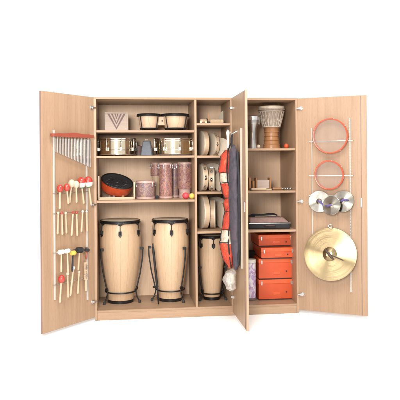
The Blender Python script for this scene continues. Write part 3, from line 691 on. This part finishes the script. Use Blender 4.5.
def maraca(px, py, hr, length, bands, label, tilt=0, off=.035, handle=M_palez, group='maracas hanging on the left door', name='maraca', cat='maraca', sq=1.2):
    """head centred at the pixel, handle hanging down; bands: colours from the top"""
    t, s = hang(name, label, cat, 'left', px, py, off, group); t.rotation_euler = (radians(random.uniform(-2, 5)), radians(tilt*1.3+random.uniform(-3, 3)), DOORS['left'][1]); length *= random.uniform(.92, 1.1); hr *= random.uniform(.95, 1.08)
    n = 18; pr = [(hr*sin(pi*i/n), hr*sq*cos(pi*i/n)) for i in range(n+1)]
    nb = len(bands)
    for j, c in enumerate(bands):
        i0, i1 = round(n*j/nb), round(n*(j+1)/nb); seg = pr[i0:i1+1]
        MB().lathe(seg, 28, cap=True).build('head' if j == 0 else 'head_band', MC[c], t, smooth=60)
    MB().lathe([(0, -hr*sq*.92), (.0078, -hr*sq*.92), (.0065, -hr*sq-.03), (.0085, -hr*sq-length*.75), (.0095, -hr*sq-length*.93), (.006, -hr*sq-length), (0, -hr*sq-length)], 18).build('handle', handle, t, smooth=60)
    return t
maraca(60.0, 188.5, .027, .13, ['red'], 'red-headed maraca nearest the white rail on the left door', 3)
maraca(66.8, 187.5, .026, .11, ['red'], 'red-headed maraca second from the white rail, beside a cream one', -4, .05)
maraca(71.6, 183.5, .027, .13, ['cream'], 'cream-headed maraca right of the pair of red ones on the left door', 6)
maraca(76.2, 184.5, .024, .12, ['cream'], 'smaller cream-headed maraca touching the striped red-white-green ones', -5, .06)
maraca(81.4, 182.8, .037, .13, ['red', 'red', 'white', 'green'], 'red, white and green striped maraca, left one of the striped pair', -7, .045, sq=1.35)
maraca(88.4, 182.0, .037, .135, ['red', 'red', 'white', 'green'], 'red, white and green striped maraca nearest the left door hinges', -5, .06, sq=1.35)
# second row: beaters
def beater(px, py, label, hc, L_, tilt=0, hr=.010, off=.03, stick=M_palez, group='beaters hanging in a row on the left door'):
    return maraca(px, py, hr, L_, [hc], label, tilt, off, stick, group, 'beater', 'beater', 1.1)
beater(58.2, 213, 'thin beater with cream tip, leftmost in the middle row of the left door', 'cream', .16)
beater(61.8, 213, 'thin beater with red tip, second in the middle row of the left door', 'red', .17, 2)
beater(65.6, 213, 'thin beater with cream tip, third in the middle row of the left door', 'cream', .15, -2)
beater(73.0, 212.5, 'red-tipped beater left of centre pair in the middle row of the left door', 'red', .17, 3)
beater(76.6, 212.5, 'red-tipped beater right of centre pair in the middle row of the left door', 'red', .17, -3)
beater(82.6, 211.5, 'white-tipped beater second from the right in the middle row', 'white', .17, 2)
beater(86.6, 211.5, 'white-tipped beater at the right end of the middle row', 'white', .16, -2)
# lower group
gl = 'mallets hanging at the bottom of the left door'
def mallet(px, py, label, c, hw, hh, L_, tilt=0, off=.035, stick=M_palez):
    t, s = hang('mallet', label, 'mallet', 'left', px, py, off, gl); t.rotation_euler = (0, radians(tilt), DOORS['left'][1])
    MB().lathe([(0, -hw), (hh*.8, -hw), (hh, -hw+.005), (hh, hw-.005), (hh*.8, hw), (0, hw)], 24, RY(pi/2)).build('head', MC[c], t, smooth=40)
    MB().lathe([(0, -hh*.9), (.007, -hh*.9), (.006, -hh-.02), (.0085, -hh-L_*.8), (.007, -hh-L_), (0, -hh-L_)], 16).build('handle', stick, t, smooth=60); return t
mallet(61.3, 252, 'white barrel-headed mallet nearest the white rail at the bottom of the left door', 'white', .026, .019, .14, 1)
mallet(67.3, 251, 'white barrel-headed mallet second from the white rail', 'white', .022, .018, .16, -2, .055)
mallet(73.0, 253, 'yellow barrel-headed mallet between white and black ones on the left door', 'yellow', .024, .019, .13, 4, .06, M_charcoal)
mallet(79.5, 250, 'black barrel-headed mallet beside the yellow one on the left door', 'black', .030, .024, .14, 6, .045, M_palez)
mallet(87.0, 250.0, 'dark short mallet nearest the hinges in the lower row', 'black', .022, .014, .06, 10, .03, M_red_wood)
maraca(61.4, 279, .026, .15, ['red'], 'single red-headed maraca low on the left door', 1, .04)
beater(67.6, 274, 'brown-headed beater right of the low red maraca', 'cream', .17, -2, .013, .05, M_palez, gl)
beater(73.4, 268, 'long pale beater hanging in the lower middle of the left door', 'white', .19, 5, .014, .05, M_palez, gl)
beater(79.0, 272, 'long pale beater beside the jingle stick on the left door', 'cream', .16, 4, .010, .03, M_palez, gl)
t, s = hang('jingle_stick', 'slotted wooden stick with rows of steel jingles near the left door hinges', 'jingle stick', 'left', 85.8, 276, .03)
MB().box(-.016, -.008, -.008, .008, -.02, .115).box(.008, .016, -.008, .008, -.02, .115).box(-.008, .008, -.008, .008, .103, .115).box(-.008, .008, -.008, .008, .040, .052).box(-.016, .016, -.008, .008, -.032, -.02).build('frame', M_palez, t, .001)
MB().lathe([(0, -.03), (.009, -.03), (.011, -.09), (.009, -.125), (0, -.126)], 16).build('handle', M_palez, t)
for z in (.006, .076):
    for s_ in (-1, 1): MB().lathe([(0, 0), (.017, .001), (.018, .003), (.005, .0055), (0, .0055)], 18, T(0, s_*.001-.003, z+s_*.009)).build('jingle', M_steel, t)

# ------------------------------------------------------------------ cloth bags on the middle door
def bag(name, label, secs, m, k=24, seed=1):
    """secs: (point on axis, half width along the door, half thickness off the door); builds one soft body"""
    rnd = random.Random(seed); b = MB(); vs = []; fs = []; N2 = []
    for i in range(len(secs)-1):                                     # Catmull-like resample
        for j in range(5):
            u = j/5; A, B = secs[i], secs[i+1]; e = u*u*(3-2*u)
            N2.append(tuple(A[q]+(B[q]-A[q])*(u if q == 2 else e) for q in range(5)))
    N2.append(secs[-1]); ph = [rnd.uniform(0, 6) for _ in range(6)]
    for i, (sx_, sn_, z, hw, ht) in enumerate(N2):
        for j in range(k):
            a = 2*pi*j/k; wr = 1+.05*sin(3*a+ph[0]+z*30)+.04*sin(5*a+ph[1]-z*47)+.03*sin(9*z*10+ph[2])
            vs.append((sx_+hw*cos(a)*wr, -(sn_+ht*sin(a)*wr), z+.004*sin(4*a+ph[3])))
    n = len(N2)
    for i in range(n-1):
        for j in range(k): fs.append((i*k+j, i*k+(j+1) % k, (i+1)*k+(j+1) % k, (i+1)*k+j))
    fs += [tuple(range(k)), tuple(range((n-1)*k, n*k))]
    return b.add(vs, fs)
def mz(py, d): return at(236, py, -d).z        # height for a pixel row, d metres in front of the cabinet
# local frame on the middle door: x = distance from the hinge, -y = off the door
t = thing('instrument_bag', 'long grey-mauve cloth bag with black edging hanging on the middle door', 'bag', (XB, 0, 0), DOORS['mid'][1])
bag('x', '', [(.30, .036, mz(145, .3), .020, .012), (.31, .042, mz(152, .3), .095, .030), (.33, .046, mz(180, .3), .12, .037), (.345, .046, mz(215, .3), .115, .036), (.36, .042, mz(245, .3), .09, .032), (.37, .036, mz(263, .3), .05, .024), (.37, .036, mz(268, .3), .018, .012)], None, seed=3).build('bag_body', M_grey_cloth, t, smooth=80)
MB().tube([(.21, -.042, mz(152, .2)), (.205, -.046, mz(180, .2)), (.225, -.046, mz(215, .2)), (.27, -.042, mz(245, .25)), (.32, -.036, mz(266, .3))], .007, 8).tube([(.415, -.024, mz(152, .4)), (.46, -.024, mz(180, .4)), (.47, -.024, mz(215, .4)), (.455, -.022, mz(245, .4)), (.41, -.022, mz(264, .35))], .010, 8).build('piping', M_charcoal, t)
MB().tube([(.27, -.05, mz(147, .3)), (.25, -.05, mz(138, .3)), (.27, -.04, mz(133.5, .3)), (.30, -.05, mz(138, .3)), (.285, -.05, mz(147, .3))], .006, 8).build('loop', M_charcoal, t)
MB().tube([(.27, -.0, mz(131, .3)), (.27, -.05, mz(134, .3)), (.27, -.06, mz(131, .3))], .004, 8).build('hook', M_chrome, t)
t = thing('instrument_bag', 'curving red cloth bag with cream bands and black edging hanging on the middle door', 'bag', (XB, 0, 0), DOORS['mid'][1])
path = [(.13, .060, 150, .018, .015, 'r'), (.14, .075, 156, .075, .042, 'r'), (.15, .085, 170, .08, .055, 'r'), (.155, .082, 173, .078, .052, 'c'), (.16, .080, 181, .078, .048, 'c'), (.17, .075, 183, .08, .050, 'r'), (.18, .068, 190, .085, .050, 'r'), (.19, .058, 198, .07, .036, 'r'), (.20, .062, 204, .08, .044, 'r'),
        (.21, .060, 211, .07, .036, 'r'), (.22, .070, 218, .085, .044, 'r'), (.24, .082, 226, .08, .040, 'r'), (.25, .088, 228, .08, .042, 'c'), (.26, .095, 238, .085, .048, 'c'), (.27, .098, 240, .09, .056, 'r'), (.29, .088, 254, .08, .046, 'r'), (.30, .07, 264, .03, .02, 'r')]
secs = [(a, b, mz(p, .14), c, d) for a, b, p, c, d, _ in path]
run = 0; i = 0
while i < len(path)-1:
    j = i
    while j+1 < len(path) and path[j+1][5] == path[i][5]: j += 1
    e = min(j+1, len(path)-1)
    bag('x', '', secs[i:e+1] if e > i else secs[i:i+2], None, seed=5).build('bag_body' if path[i][5] == 'r' else 'cream_band', M_red_cloth if path[i][5] == 'r' else M_cream_cloth, t, smooth=80)
    i = e
edge = [(a-.02, -(b+d), mz(p, .14)) for a, b, p, c, d, _ in path]
MB().tube(edge, .0045, 8).build('piping', M_charcoal, t)
for q in (3, 5, 7, 9, 12, 14):
    a_, b_n, p_, c_, d_, _ = path[q]
    MB().tube([(a_+(c_+.003)*cos(u), -(b_n+(d_+.003)*sin(u)), mz(p_, .14)+.010*cos(u)) for u in [pi*i/12 for i in range(13)]], .003, 6).build('seam', M_charcoal, t)
MB().tube([(a+c*1.0, -b, mz(p, .14)) for a, b, p, c, d, _ in path], .006, 8).build('piping', M_charcoal, t)
MB().tube([(.13, -.06, mz(152, .14)), (.18, -.05, mz(146, .14)), (.25, -.045, mz(142, .25))], .006, 8).build('loop', M_charcoal, t)
t = thing('plastic_bag', 'crumpled clear plastic bag hanging low on the middle door', 'bag', (XB, 0, 0), DOORS['mid'][1])
bag('x', '', [(.24, .04, mz(268, .2), .02, .012), (.23, .055, mz(272, .2), .075, .045), (.22, .065, mz(280, .2), .10, .055), (.22, .055, mz(287, .2), .07, .04), (.22, .05, mz(290, .2), .02, .015)], None, seed=9).build('bag_body', M_clear, t, smooth=15)
for q, (a, z) in enumerate(((.20, 279), (.26, 284), (.23, 286))): MB().ball((a, -.06, mz(z, .2)), .016, 14).build('bell', M_steel, t)
t = thing('beater', 'slim white handle hanging at the top of the middle door beside the bag hook', 'beater', (XB, 0, 0), DOORS['mid'][1])
MB().lathe([(0, 0), (.010, 0), (.012, .10), (.016, .13), (.010, .15), (0, .152)], 18, T(.16, -.06, mz(148, .14))).build('handle', M_white, t, smooth=60)
MB().ring((.16, -.06, mz(148, .14)+.156), .008, .002, 16, 6, axis='y').build('loop', M_steel, t)
